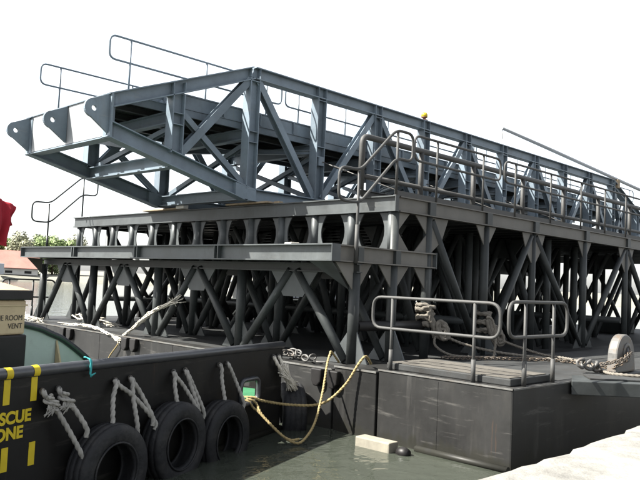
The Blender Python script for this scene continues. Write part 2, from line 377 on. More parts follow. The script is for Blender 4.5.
# --- W truss under the ledge and its twin behind it
def wtruss(X, ztop, rp, rd, m, gm, posts=(0, 3, 6, 9, 11.9), base=True, big=True):
    for i, y in enumerate(posts):
        tp((X, y, 0.0), (X, y, ztop), rp, m=m)
        if base:
            g = [(X-.012, y-.52, .02), (X-.012, y-.1, .56), (X-.012, y+.1, .56), (X-.012, y+.52, .02)]
            if i == 0: g[0] = (X-.012, y-.36, .02)
            gus(g, (.024, 0, 0), 'grey' if i == 0 else 'dark')
        if i < len(posts)-1:
            y2 = posts[i+1]; ym = (y+y2)/2
            tp((X, y+.14, .06), (X, ym-.09, ztop+.02), rd, 'diagonal_tube', m)
            tp((X, y2-.14, .06), (X, ym+.09, ztop+.02), rd, 'diagonal_tube', m)
            gus([(X-.012, ym-.62, ztop), (X-.012, ym-.26, ztop-.46), (X-.012, ym+.26, ztop-.46), (X-.012, ym+.62, ztop)], (.024, 0, 0), gm)
wtruss(-2, 1.55, .096, .08, 'dark', 'grey')
wtruss(-1.0, 1.9, .09, .075, 'dark', 'dark')
wtruss(2.0, 2.65, .09, .078, 'dark', 'dark')
wtruss(6.6, 2.65, .09, .075, 'dark', 'dark', base=False)
wtruss(11.8, 2.65, .09, .075, 'dark', 'dark', base=False)
wtruss(17.0, 2.65, .09, .075, 'dark', 'dark', base=False)
# corner gussets under the ledge ends
gus([(LX+.2, -.035, LB-.006), (-2.08, -.035, 1.26), (-2.08, -.035, LB-.006)], (0, .02, 0), 'beige'); gus([(-1.92, -.035, LB-.006), (-1.92, -.035, 1.3), (-1.62, -.035, LB-.006)], (0, .02, 0), 'beige')
gus([(LX+.12, -.02, LB-.006), (LX+.12, .5, LB-.006), (-2.05, .08, 1.26)], (.02, 0, 0))
for x, a, c in ((-1, .42, .42), (0, .42, 0)):
    if a: gus([(x-.06, -.03, LB-.006), (x-a, -.03, LB-.006), (x-.06, -.03, 1.3)], (0, .02, 0), 'beige')
    if c: gus([(x+.06, -.03, LB-.006), (x+c, -.03, LB-.006), (x+.06, -.03, 1.3)], (0, .02, 0), 'beige')
gus([(LX+.2, 11.86, LB-.006), (-2.08, 11.86, 1.3), (-2.08, 11.86, LB-.006)], (0, .02, 0), 'beige'); gus([(-2.0, 11.82, LB-.006), (-2.0, 11.98, 1.3), (-2.0, 11.45, LB-.006)], (.02, 0, 0))
# --- upper level front (X=-1): beam, tubes, barrel-shaped openings
UX = -1.06
part('upper_beam', MB().ibeam((UX, -.1, (ZT+ZB)/2), (UX, 12.1, (ZT+ZB)/2), (0, 0, 1), ZT-ZB, .13), 'grey', TR, 'long I-beam along the front edge of the upper deck')
part('end_plate', MB().box((UX-.07, -.116, ZB), (UX+.03, -.102, ZT)), 'grey', TR)
for k in range(13):
    y = .04+k*.985; X = -1.0
    tp((X, y, LT-.03), (X, y, ZB), .088, 'stub_post', 'grey')
    zm = (LT+ZB)/2; hh = (ZB-LT)/2-.012
    if k in (0, 12): sides = ((0, 1),) if k == 0 else ((-1, 0),)
    for sg in (-1, 1):
        if (k == 0 and sg < 0) or (k == 12 and sg > 0): continue
        pts = [(X-.012, y+sg*.05, zm-hh)]
        for i in range(9):
            t = -1+2*i/8; pts.append((X-.012, y+sg*(.175+.125*abs(t)**2.0), zm+hh*t))
        pts.append((X-.012, y+sg*.05, zm+hh)); gus(pts, (.024, 0, 0))
# --- right face (Y=0) and the three lines behind it
XP = [-1, 0, 2, 4, 6.6, 9.2, 11.8, 14.4, 17, 19.6]
for Y in (0, 4, 8, 12):
    front = Y == 0; mm = 'dark'
    if front:
        part('upper_beam', MB().ibeam((UX+.08, -.05, (ZT+ZB)/2), (XE+.2, -.05, (ZT+ZB)/2), (0, 0, 1), ZT-ZB-.004, .13), 'beige', TR, 'long I-beam along the right edge of the upper deck')
    else:
        part('upper_beam', MB().ibeam((UX+.08, Y, (ZT+ZB)/2), (XE+.2, Y, (ZT+ZB)/2), (0, 0, 1), ZT-ZB-.004, .13), 'dark', TR)
    for i, x in enumerate(XP):
        if i == 0 and not front: continue
        if front:
            tp((x, 0, 0), (x, 0, ZB), .085 if x < 1 else .078)
        else: tp((x, Y, 0), (x, Y, ZB), .075)
        if front and i:
            part('stiffener', MB().box((x-.095, -.118, ZB+.02), (x+.095, -.058, ZT-.02)), 'dark', TR)
        wide = i % 2 == 1
        if front:
            yy = -.03
            if i == 0:
                gus([(x+.07, yy, ZB-.005), (x+.4, yy, ZB-.005), (x+.08, yy, 2.36)], (0, .02, 0), 'beige'); gus([(x+.07, yy, LT+.005), (x+.4, yy, LT+.005), (x+.08, yy, 2.33)], (0, .02, 0), 'beige')
            elif i == 1:
                gus([(x-.07, yy, ZB-.005), (x-.42, yy, ZB-.005), (x-.08, yy, 2.36)], (0, .02, 0), 'beige'); gus([(x-.07, yy, LT+.005), (x-.42, yy, LT+.005), (x-.08, yy, 2.33)], (0, .02, 0), 'beige')
                gus([(x+.07, yy, ZB-.005), (x+.62, yy, ZB-.005), (x+.42, yy, 2.25), (x+.07, yy, 2.0)], (0, .02, 0), 'beige')
            elif wide: gus([(x-.52, yy, ZB-.005), (x-.34, yy, 2.3), (x-.1, yy, 2.02), (x+.1, yy, 2.02), (x+.34, yy, 2.3), (x+.52, yy, ZB-.005)], (0, .02, 0), 'beige')
            else:
                gus([(x-.38, yy, ZB-.005), (x-.06, yy, 2.25), (x+.06, yy, 2.25), (x+.38, yy, ZB-.005)], (0, .02, 0), 'beige')
                gus([(x-.55, yy, .01), (x-.1, yy, .6), (x+.1, yy, .6), (x+.55, yy, .01)], (0, .02, 0), 'dark')
        if 1 <= i < len(XP)-1:
            x2 = XP[i+1]
            a, c = ((x+.1, ZB-.06), (x2-.14, .1)) if wide else ((x+.14, .1), (x2-.1, ZB-.06))
            tp((a[0], Y, a[1]), (c[0], Y, c[1]), .074 if front else .075, 'diagonal_tube', 'dark')
# heavy horizontal brace pipes
tp((-1.92, 0, .65), (-.08, 0, .65), .09, 'brace_tube', 'black')
tp((-.08, 0.02, 1.9), (-.08, 11.8, 1.9), .05, 'brace_tube', 'dark')
for X in (2.0, 9.2): tp((X, .1, .68), (X, 12, .68), .085, 'brace_tube', 'dark')
tp((0, 12.0, .62), (19, 12.0, .62), .085, 'brace_tube', 'dark')
for x0, x1, y in ((2, 6.6, 4), (6.6, 11.8, 8)): tp((x0, y-4, .2), (x1, y, 2.6), .055, 'brace_tube')
for X, o_ in ((1.0, .7), (3.1, 1.1), (5.3, .3), (8.0, .9)): wtruss(X, 2.65, .085, .08, 'dark', 'dark', posts=(o_, o_+2.4, o_+4.8, o_+7.2, o_+9.6), base=False)
for X in (4.0, 9.2): wtruss(X, 2.65, .085, .075, 'dark', 'dark', posts=(1.5, 4.5, 7.5, 10.5), base=False)
for Y in (2, 6, 10):
    for x0, x1 in ((0, 2), (2, 4), (4, 6.6), (6.6, 9.2), (9.2, 11.8), (11.8, 14.4), (14.4, 17)):
        tp((x1, Y, 0), (x1, Y, 2.7), .085); tp((x0+.1, Y, .1), (x1-.1, Y, 2.65), .075, 'diagonal_tube'); 
        if x0 % 4 == 0: tp((x1-.1, Y, .1), (x0+.1, Y, 2.65), .055, 'diagonal_tube')
part('far_coaming', MB().box((1.5, 12.5, 0), (XE, 12.62, .62)), 'black', TR)
for x, y, h_ in ((7.6, 9.5, .5), (9.9, 6.8, .38), (13, 5, .55), (15, 2.4, .4)): part('deck_locker', MB().box((x, y, .005), (x+1.1, y+1.6, h_)), 'dark', TR, None, .03)
part('far_girder', MB().ibeam((1.6, 12.1, 2.23), (XE, 12.1, 2.23), (0, 0, 1), .914, .2), 'dark', TR)
part('far_girder', MB().ibeam((1.5, 7.9, 2.36), (XE, 7.9, 2.36), (0, 0, 1), .6, .2), 'dark', TR)
for x in (1.0, 5.0, 8.6, 12.4):
    for y in (12.0,): tp((x, y, .1), (x+1.6, y, 1.9), .055, 'brace_tube'); tp((x+1.6, y, .1), (x, y, 1.9), .055, 'brace_tube')
# joists and deck plate
for i in range(32):
    x = -.75+i*.65
    part('joist', MB().ibeam((x, .07, 2.8), (x, 11.9, 2.8), (0, 0, 1), .17, .1, .014, .012), 'dark', TR)
part('upper_deck_plate', MB().box((UX+.08, .03, 2.93), (XE+.2, 11.95, 2.958)), 'dark', TR)
for i in range(9):     # stacked slats hanging under the middle of the deck
    part('stacked_slat', MB().box((1.2, 1.6, 2.02+i*.07), (1.26, 6.2, 2.045+i*.07)), 'grey', TR)

# ================================================================== bridge span
SP = thing('bridge_span', 'blue-grey steel truss footbridge span resting on the trestle with its lugged nose overhanging', 'bridge', (0, 0, 3.02))
def sp(name, mb, m='blue', label=None): return part(name, mb, m, SP, label)
PX = [-1.45+2.02*i for i in range(10)]; XL = PX[-1]
NX = -4.75; XR = XL + (-1.45-NX)
CH, CW = .26, .24
YN, YF = 3.65, 6.95
def topz(x): return 5.75 if x >= -1.45 else 5.75+(x+1.45)*(5.75-4.47)/(-1.45-NX)
def botz(x): return 3.15 if x >= -1.45 else 3.15+(-1.45-x)*(3.95-3.15)/(-1.45-NX)
for Y in (YN, YF):
    near = 'near' if Y == YN else 'far'
    sp('top_chord', MB().ibeam((-1.45, Y, 5.75), (XL, Y, 5.75), (0, 0, 1), CH, CW))
    sp('bottom_chord', MB().ibeam((-1.6, Y, 3.15), (XL, Y, 3.15), (0, 0, 1), CH, CW))
    sp('nose_chord', MB().ibeam((NX, Y, 4.47), (-1.47, Y, 5.75), (0, 0, 1), CH, CW))
    sp('nose_chord', MB().ibeam((NX, Y, 3.95), (-1.47, Y, 3.15), (0, 0, 1), CH+.04, CW))
    sp('nose_chord', MB().ibeam((XR, Y, 4.47), (XL+.02, Y, 5.75), (0, 0, 1), CH, CW))
    sp('nose_chord', MB().ibeam((XR, Y, 3.95), (XL+.02, Y, 3.15), (0, 0, 1), CH, CW))
    sp('joint_block', MB().prism([(-1.85, Y-.116, 3.36), (-1.3, Y-.116, 3.276), (-1.3, Y-.116, 3.024), (-1.62, Y-.116, 3.024), (-1.85, Y-.116, 3.09)], (0, .232, 0)))
    sp('nose_plate', MB().box((NX-.01, Y-.13, 3.79), (NX+.03, Y+.13, 4.6)))
    sp('nose_web', MB().box((NX+.03, Y-.012, 3.83), (NX+.13, Y+.012, 4.58)))
    for i, x in enumerate(PX):
        sp('truss_post', MB().ibeam((x, Y, 3.27), (x, Y, 5.62), (1, 0, 0), .27, .24, .02, .016))
        for z in (4.25, 4.48, 5.56): sp('stiffener', MB().box((x-.112, Y-.118, z), (x+.112, Y-.012, z+.016)))
        for s in (-.13, .115):
            sp('stiffener', MB().box((x+s, Y-.118, 5.645), (x+s+.015, Y-.012, 5.855)))
        if i < 9:
            x2 = PX[i+1]
            a, c = ((x+.12, 5.6), (x2-.12, 3.3)) if i % 2 == 0 else ((x+.12, 3.3), (x2-.12, 5.6))
            sp('truss_diagonal', MB().ibeam((a[0], Y, a[1]), (c[0], Y, c[1]), (0, 1, 0), .16, .15, .016, .014))
    for xr in (XL+1.25, XL+2.4):
        zt_ = 5.75-(xr-XL)*(5.75-4.47)/(XR-XL)-.1; zb_ = 3.15+(xr-XL)*.8/(XR-XL)+.1
        sp('truss_post', MB().ibeam((xr, Y, zb_), (xr, Y, zt_), (1, 0, 0), .27, .24, .02, .016))
    sp('truss_diagonal', MB().ibeam((XL+.12, Y, 3.3), (XL+1.2, Y, 5.1), (0, 1, 0), .16, .15, .016, .014))
    sp('truss_diagonal', MB().ibeam((XL+.12, Y, 5.6), (XL+1.2, Y, 3.6), (0, 1, 0), .16, .15, .016, .014))
    sp('nose_web', MB().box((XR-.5, Y-.012, 4.0), (XR, Y+.012, 4.45)))
    xq = -3.33
    sp('truss_post', MB().ibeam((xq, Y, botz(xq)+.12), (xq, Y, topz(xq)-.12), (1, 0, 0), .27, .24, .02, .016))
    for z in (4.28, 4.5): sp('stiffener', MB().box((xq-.112, Y-.118, z), (xq+.112, Y-.012, z+.016)))
    sp('stiffener', MB().prism([(xq-.14, Y-.118, topz(xq-.14)-.13), (xq-.125, Y-.118, topz(xq-.14)-.13), (xq-.125, Y-.118, topz(xq)+.06), (xq-.14, Y-.118, topz(xq)+.05)], (0, .1, 0)))
    sp('stiffener', MB().prism([(xq+.125, Y-.118, topz(xq+.14)-.13), (xq+.14, Y-.118, topz(xq+.14)-.13), (xq+.14, Y-.118, topz(xq+.1)+.08), (xq+.125, Y-.118, topz(xq+.1)+.08)], (0, .1, 0)))
    sp('truss_diagonal', MB().ibeam((xq+.14, Y, botz(xq)+.16), (-1.57, Y, 5.58), (0, 1, 0), .17, .16, .016, .014))
    sp('truss_diagonal', MB().ibeam((-1.6+.02, Y, 3.34), (xq+.13, Y, 4.55), (0, 1, 0), .12, .12, .016, .014))
# nose cross beam with three lugs
sp('nose_beam', MB().box((NX+.002, YN+.14, 3.84), (NX+.03, YF-.14, 4.585)), 'palepaint', 'broad white end plate of the nose between the lugs')
sp('nose_flange', MB().box((NX-.02, YN+.135, 4.587), (NX+.22, YF-.135, 4.607)))
sp('nose_flange', MB().box((NX-.02, YN+.135, 3.80), (NX+.22, YF-.135, 3.82)))
for y in (YN-.03, 5.25, YF+.02):
    prof = []
    for i in range(13):
        a = math.radians(100+160*i/12); prof.append((-5.06+.17*math.cos(a), 4.27+.17*math.sin(a)))
    prof = [(NX-.012, 4.585)]+prof+[(NX-.012, 3.87)]
    # ring plate with a real pin hole
    hole = [(-5.05+.05*math.cos(2*math.pi*i/16), 4.27+.05*math.sin(2*math.pi*i/16)) for i in range(16)]
    bm = bmesh.new()
    ov = [bm.verts.new((a, y-.03, c)) for a, c in prof]; hv = [bm.verts.new((a, y-.03, c)) for a, c in hole]
    es = [bm.edges.new((ov[i], ov[(i+1) % len(ov)])) for i in range(len(ov))]+[bm.edges.new((hv[i], hv[(i+1) % 16])) for i in range(16)]
    bmesh.ops.triangle_fill(bm, edges=es, use_beauty=True)
    g = bmesh.ops.extrude_face_region(bm, geom=list(bm.faces))
    bmesh.ops.translate(bm, vec=(0, .06, 0), verts=[q for q in g['geom'] if isinstance(q, bmesh.types.BMVert)])
    bmesh.ops.recalc_face_normals(bm, faces=bm.faces)
    bmesh.ops.translate(bm, vec=-org(SP), verts=bm.verts)
    me = bpy.data.meshes.new('pin_lug'); bm.to_mesh(me); bm.free(); me.materials.append(MT['blue'])
    o = bpy.data.objects.new('pin_lug', me); col.objects.link(o); o.parent = SP
    sp('lug_stiffener', MB().prism([(NX-.012, y+.032, 3.9), (NX-.15, y+.032, 4.05), (NX-.15, y+.032, 4.5), (NX-.012, y+.032, 4.56)], (0, .02, 0)))
# cross beams
sp('cross_beam', MB().ibeam((-3.33, YN+.02, 3.58), (-3.33, YF-.02, 3.58), (0, 0, 1), .26, .2))
for x in PX: sp('cross_beam', MB().ibeam((x, YN+.02, 3.16), (x, YF-.02, 3.16), (0, 0, 1), .24, .2))
for x in [-3.33]+PX: sp('deck_beam', MB().ibeam((x, YN+.02, 4.45), (x, YF-.02, 4.45), (0, 0, 1), .24, .16))
for i in range(9):
    a, c = ((PX[i], YN+.1), (PX[i+1], YF-.1)) if i % 2 else ((PX[i], YF-.1), (PX[i+1], YN+.1))
    sp('wind_brace', MB().ibeam((a[0], a[1], 4.38), (c[0], c[1], 4.38), (0, 0, 1), .1, .12, .012, .012))
    sp('wind_brace', MB().ibeam((a[0], a[1], 3.2), (c[0], c[1], 3.2), (0, 0, 1), .1, .12, .012, .012))
sp('wind_brace', MB().ibeam((-3.3, YN+.1, 4.38), (-1.5, YF-.1, 4.38), (0, 0, 1), .1, .12, .012, .012))
for i, x in enumerate([-3.33]+PX):
    z0_ = 3.75 if i == 0 else 3.3
    sp('sway_brace', MB().ibeam((x, YN+.12, z0_), (x, YF-.12, 4.32), (1, 0, 0), .1, .1, .012, .012)); sp('sway_brace', MB().ibeam((x+.11, YF-.12, z0_), (x+.11, YN+.12, 4.32), (1, 0, 0), .1, .1, .012, .012))
for y in (4.5, 5.3, 6.1): sp('deck_stringer', MB().ibeam((-4.3, y, 4.62), (XL+1, y, 4.62), (0, 0, 1), .12, .08, .012, .012), 'dark')
DZ = 4.69
sp('walkway_deck', MB().box((-4.2, 3.95, DZ), (XR+.1, 6.7, DZ+.03)), 'dark')
for y in (3.92, 6.72):
    sp('edge_channel', MB().ibeam((-4.2, y, DZ-.04), (XR+.1, y, DZ-.04), (0, 0, 1), .16, .06, .014, .014))
    sg = -1 if y < 5 else 1
    sp('kerb_plate', MB().box((-3.1, y-.008, DZ+.045), (XR+.1, y+.008, DZ+.3)))
    sp('kerb_rail', MB().box((-3.1, y-.03, DZ+.302), (XR+.1, y+.03, DZ+.33)))
    for i in range(21): sp('kerb_rib', MB().box((-3.0+i, y-.05, DZ+.05), (-2.96+i, y-.009, DZ+.3)))
# trestle packing timbers
def timber(a, b, lab, m='timber'):
    c = [(p+q)/2 for p, q in zip(a, b)]; single('timber_packer', MB().box(a, b), m, (c[0], c[1], a[2]), lab, 'timber', 'timbers under the span', .008)
timber((-1.28, 3.2, 2.978), (-.9, 4.6, 3.016), 'thin timber plank packed under the near foot of the bridge span')
timber((-1.3, 6.45, 2.978), (-.95, 8.0, 3.014), 'pale timber plank packed under the far foot of the bridge span')
single('packing_block', MB().box((-1.36, 6.1, 2.978), (-1.22, 6.42, 3.1)), 'white', (-1.3, 6.26, 2.978), 'small white block beside the far foot of the bridge span', 'block', None, .006)
single('packing_block', MB().box((-1.12, 3.0, 2.978), (-1.0, 3.16, 3.02)), 'timber', (-1.06, 3.08, 2.978), 'tiny pale timber offcut on the upper beam right of the near foot', 'block', None, .005)
single('paper_scrap', MB().prism([(-2.62, .95, LT+.001), (-2.55, 1.2, LT+.001), (-2.4, 1.15, LT+.001), (-2.45, .92, LT+.001)], (0, 0, .035)), 'fray', (-2.5, 1.05, LT), 'small white scrap lying on the lower ledge near its corner', 'scrap', None, .01)

# ================================================================== handrails
def rail(name, label, o, d, x0, x1, zt, zm, posts, zb, r=.024, group=None, m='rail', rad=.17, foot=True):
    o, d = V(o), V(d).normalized()
    P = lambda s, z: V((o.x+d.x*s, o.y+d.y*s, z))
    t = thing(name, label, 'handrail', P(posts[0], zb), group)
    part('rail_loop', MB().tube(roundpath([P(x0, zm), P(x0, zt), P(x1, zt), P(x1, zm)], rad, 5, True), r, 10, True), m, t)
    for s in posts:
        p = part('rail_post', MB().tube([P(s, zb), P(s, zt-r*.6)], r*.95, 10), m, t)
        if foot: part('socket', MB().tube([P(s, zb), P(s, zb+.34)], r*1.35, 10), m, p)
    return t
X, Yv = (1, 0, 0), (0, 1, 0)
rail('handrail', 'grey pipe handrail along the front edge of the near pontoon corner', (-2.52, 0, 0), (0, -1, 0), .88, 3.11, 1.18, .71, (1.26, 2.71), .06, group='pontoon rails')
rail('handrail', 'short grey pipe handrail on the quay side of the near pontoon corner', (0, -3.3, 0), X, -2.63, -.99, 1.215, .745, (-2.2, -1.4), .085, group='pontoon rails')
rail('handrail', 'dark handrail on the far left end of the pontoon beyond the trestle', (0, 12.4, 0), X, -2.95, -1.4, 1.1, .6, (-2.75, -2.06), 0, group='pontoon rails', m='dark')
rail('handrail', 'grey pipe handrail panel nearest the stair on the upper deck', (0, -.1, 0), X, -.62, 2.38, 4.14, 3.68, (.1, 1.71), ZT, group='upper deck rails', foot=False)
rail('handrail', 'long grey pipe handrail panel farther along the upper deck', (0, -.1, 0), X, 2.54, 11.3, 4.14, 3.68, (3.0, 4.62, 6.2, 7.6, 8.95, 10.6), ZT, group='upper deck rails', foot=False)
part('toe_plate', MB().box((-1.1, -.1, ZT+.001), (11.4, -.06, ZT+.09)), 'rail', bpy.data.objects['handrail.003'])
for Y, nm in ((4.0, 'near'), (6.93, 'far')):
    rail('walkway_rail', 'thin handrail loop on the %s side of the span walkway over the nose' % nm, (0, Y, 0), X, -4.61, -.3, 5.81, 5.36, (-4.17, -2.4, -.75), DZ, .02, 'walkway rails', 'blue', .14, False)
    rail('walkway_rail', 'thin handrail on the %s side of the span walkway right of the first panel gap' % nm, (0, Y, 0), X, -.18, 7.6, 5.81, 5.36, (.24, 1.85, 3.5, 5.2, 6.9), DZ, .02, 'walkway rails', 'blue', .14, False)
    rail('walkway_rail', 'thin handrail on the %s side of the span walkway at its far end' % nm, (0, Y, 0), X, 7.75, 19.8, 5.81, 5.36, (8.3, 10.2, 12.1, 14, 15.9, 17.8, 19.4), DZ, .02, 'walkway rails', 'blue', .14, False)
def stair_rail(Y, label, r, m):
    t = thing('stair_rail', label, 'handrail', (-2.17, Y, LT), 'stair rails at the ledge ends')
    part('rail_loop', MB().tube(roundpath([(-2.65,Y,2.72),(-2.65,Y,3.27),(-2.14,Y,3.27),(-1.23,Y,4.12),(-.74,Y,4.12),(-.74,Y,3.62),(-1.2,Y,3.62),(-2.13,Y,2.72)], .16, 5, True), r, 10, True), m, t)
    p = part('rail_post', MB().tube([(-2.17,Y,LT-.3 if Y<0 else LT), (-2.17,Y,3.25)], r*.95, 10), m, t)
    part('socket', MB().tube([(-2.17,Y,LT-.3 if Y<0 else LT), (-2.17,Y,2.35)], r*1.4, 10), m, p)
    part('rail_post', MB().tube([(-1.18,Y,ZT), (-1.18,Y,4.1)], r*.95, 10), m, t)
stair_rail(-.16, 'grey pipe stair rail sloping from ledge to upper deck at the near corner', .026, 'rail')
stair_rail(11.45, 'thin dark stair rail sloping up at the left end of the ledge', .022, 'dark')
# heavy pipe guard
HY = .62
t = thing('pipe_guard', 'heavy round pipe guard running along the upper deck behind the handrail', 'guard rail', (-1.25, HY, ZT))
part('top_pipe', MB().tube(roundpath([(-1.25, HY, ZT), (-1.25, HY, 4.1), (14, HY, 4.1)], .16, 6), .058, 14), 'rail', t)
part('lower_pipe', MB().tube([(-1.25, HY, 3.36), (14, HY, 3.36)], .045, 12), 'rail', t)
part('base_channel', MB().ibeam((-1.3, HY, ZT+.06), (14, HY, ZT+.06), (0, 0, 1), .12, .1, .014, .014), 'rail', t)
for x in (.55, 2.45, 4.6, 6.7, 8.8, 11, 13): part('guard_post', MB().tube([(x, HY, ZT), (x, HY, 4.08)], .055, 12), 'rail', t)

# lashings from span to deck
def lashing(a, b, label):
    a, b = V(a), V(b); d = (b-a)
    t = thing('lashing_wire', label, 'lashing', a, 'wire lashings on the span')
    part('wire', MB().tube([a, b], .012, 6), 'steel', t)
    q = a+d*.08; q2 = a+d*.2
    part('turnbuckle', MB().tube([q, q.lerp(q2, .15), q.lerp(q2, .3), q.lerp(q2, .7), q.lerp(q2, .85), q2], [.012, .03, .022, .022, .03, .012], 8), 'steel', t)
    part('clamp_block', MB().box(a+V((-.1, -.02, -.1)), a+V((.06, .1, .1))), 'blue', t)
for x, nm in ((.6, 'left of the pipe guard end'), (4.6, 'below the amber beacon'), (8.65, 'two posts right of the amber beacon')):
    lashing((x, YN-.13, 4.15), (x+1.5, .8, ZT+.03), 'wire lashing with turnbuckle from the span post %s' % nm)
# beacon
bx = PX[3]
t = thing('beacon', 'small amber warning beacon on a red base atop the near truss', 'beacon', (bx, YN, 5.88))
part('base', MB().lathe([(0, 0), (.1, 0), (.1, .03), (.04, .04), (.045, .08), (.085, .095), (.085, .11), (0, .11)], (bx, YN, 5.88), (0, 0, 1), 16, False), 'redplastic', t)
part('lens', MB().lathe([(0, .111), (.085, .111), (.09, .17), (.065, .225), (0, .235)], (bx, YN, 5.88), (0, 0, 1), 16, False), 'amber', t)
# pole
t = thing('boom_pole', 'long pale steel pole lying over the far end of the bridge span', 'pole', (17.2, YN, 5.9))
part('tube', MB().tube([(8.6, YN, 6.43), (12, YN, 6.25), (21, YN, 5.75)], [.05, .06, .065], 12), 'pole', t)
part('bracket', MB().box((17.1, YN-.12, 5.6), (17.3, YN+.12, 5.93)), 'timber', t)
part('end_cord', rope_mb([(8.66, YN, 6.4), (8.63, YN, 6.25), (8.67, YN, 6.1)], .012), 'white_rope', t)
part('crutch_post', MB().tube([(20.8, YN, 2.98), (20.8, YN, 5.72)], .06, 10), 'grey', t)

# ================================================================== tug
S0 = V((-3.296, .306, 0)); TT = V((-.9423, -.3348, 0)); TN = V((-.3348, .9423, 0))
def tw(s, wd, z): return S0+TT*s+TN*wd+V((0, 0, z))
def rz(s): return .38+.0075*s
TUG = thing('tugboat', 'black hulled workboat with tyre fenders moored in the left foreground', 'boat', tw(0, 1.5, WZ))
def tg(name, mb, m, label=None, bevel=0, par=None): return part(name, mb, m, par or TUG, label, bevel, True)
SE = 9.5
# side plating with a real fairlead opening
fa, fb, fz0, fz1 = .73, 1.24, -.44, -.09
def wall(mb, s0, s1, z0, z1f):
    mb.add([tw(s0, 0, z0), tw(s1, 0, z0), tw(s1, 0, z1f(s1)), tw(s0, 0, z1f(s0)), tw(s0, .05, z0), tw(s1, .05, z0), tw(s1, .05, z1f(s1)), tw(s0, .05, z1f(s0))],
           [(0,1,2,3),(4,7,6,5),(0,4,5,1),(3,2,6,7),(0,3,7,4),(1,5,6,2)])
mb = MB(); top = lambda s: rz(s)-.04
wall(mb, 0, fa, -1.5, top); wall(mb, fb, SE, -1.5, top); wall(mb, fa, fb, fz1, top); wall(mb, fa, fb, -1.5, lambda s: fz0)
tg('side_plating', mb, 'tug')
fl = roundpath([tw(fa, -.01, fz0), tw(fb, -.01, fz0), tw(fb, -.01, fz1), tw(fa, -.01, fz1)], .12, 5, True)
tg('fairlead_rim', MB().tube(fl, .035, 8, True), 'tugrail', 'worn rim of the oval rope opening')
mb = MB()      # corner fillets so the opening reads rounded
for (cs, cz, ss, sz) in ((fa, fz0, 1, 1), (fb, fz0, -1, 1), (fb, fz1, -1, -1), (fa, fz1, 1, -1)):
    mb.prism([tw(cs, 0.005, cz), tw(cs+ss*.09, .005, cz), tw(cs, .005, cz+sz*.09)], TN*.03)
tg('fairlead_corner', mb, 'tug')
# rail along the top, lighter flat capping near the stern
tg('bulwark_rail', MB().tube([tw(s, .02, rz(s)-.03) for s in (-.02, 1.3, 2.6, 4, 5.5, 7, SE)], .058, 12), 'tugrail')
# transom, deck, low far side
mb = MB(); mb.obox(tw(0.03, .05, -1.5), TN*3.0, TT*.05, (0, 0, 1.5-.35)); tg('transom', mb, 'tug')
mb = MB(); mb.obox(tw(0.0, .05, -.36), TN*.5, TT*.05, (0, 0, .66)); tg('transom_wing', mb, 'tug')
tg('deck', MB().obox(tw(.08, .05, -.42), TT*(SE-.1), TN*2.9, (0, 0, .05)), 'deckgreen')
tg('far_side', MB().obox(tw(.08, 2.95, -1.5), TT*(SE-.1), TN*.06, (0, 0, 1.15)), 'tug')
# stay brackets inside the bulwark
for s in (1.6, 2.6, 3.6): tg('bulwark_stay', MB().prism([tw(s, .052, .28), tw(s, .052, -.36), tw(s, .3, -.36)], TT*.02), 'green')
# curved inner bulwark, pale green face with dark rail
cv = [(5.5, .86), (4.6, .82), (3.9, .76), (3.4, .68), (3.14, .63), (2.89, .57), (2.71, .50), (2.52, .43), (2.32, .32), (2.11, .19), (1.94, .07), (1.75, -.1), (1.6, -.3)]
mb = MB(); mb.prism([tw(s, 2.2, z) for s, z in cv]+[tw(1.6, 2.2, -.36), tw(5.5, 2.2, -.36)], TN*.04)
tg('inner_bulwark', mb, 'green', 'pale green curved inner bulwark')
tg('inner_bulwark_rail', MB().tube(smooth([tw(s, 2.19, z) for s, z in cv], 3), .045, 10), 'tugrail')
for s, z in ((2.57, .4), (3.5, .68)): tg('bulwark_stay', MB().prism([tw(s, 2.19, z), tw(s, 2.19, -.36), tw(s, 1.95, -.36)], TT*.03), 'cream')
tg('deck_cleat', MB().tube([tw(2.75, 1.3, .12), tw(3.1, 1.3, .12)], .07, 10).tube([tw(2.85, 1.3, -.36), tw(2.85, 1.3, .1)], .06, 10).tube([tw(3.0, 1.3, -.36), tw(3.0, 1.3, .1)], .06, 10), 'black')
# vent
vs0, vs1, vw0, vw1 = 4.27, 5.15, 1.0, 1.75
def vbox(s0, s1, w0, w1, z0, z1): return MB().obox(tw(s0, w0, z0), TT*(s1-s0), TN*(w1-w0), (0, 0, z1-z0))
VB = tg('engine_room_vent', vbox(vs0, vs1, vw0, vw1, .64, 1.02), 'cream', 'cream engine room vent with black cap', .02)
tg('vent_base', vbox(vs0-.02, vs1+.02, vw0-.02, vw1+.02, -.37, .638), 'black', None, .02, VB)
tg('vent_cap', vbox(vs0-.05, vs1+.05, vw0-.05, vw1+.05, 1.022, 1.13), 'black', None, .012, VB)
tg('vent_band', vbox(vs0-.012, vs1+.012, vw0-.012, vw1+.012, .955, .972), 'cream', None, 0, VB)
a = [tw(vs0-.02, vw0-.02, 1.132), tw(vs1+.02, vw0-.02, 1.132), tw(vs1+.02, vw1+.02, 1.132), tw(vs0-.02, vw1+.02, 1.132)]
bq = [tw(vs0+.3, vw0+.25, 1.24), tw(vs1-.3, vw0+.25, 1.24), tw(vs1-.3, vw1-.25, 1.24), tw(vs0+.3, vw1-.25, 1.24)]
tg('vent_hood', MB().add(a+bq, [(0,1,2,3),(7,6,5,4),(0,4,5,1),(1,5,6,2),(2,6,7,3),(3,7,4,0)]), 'cream', None, 0, VB)
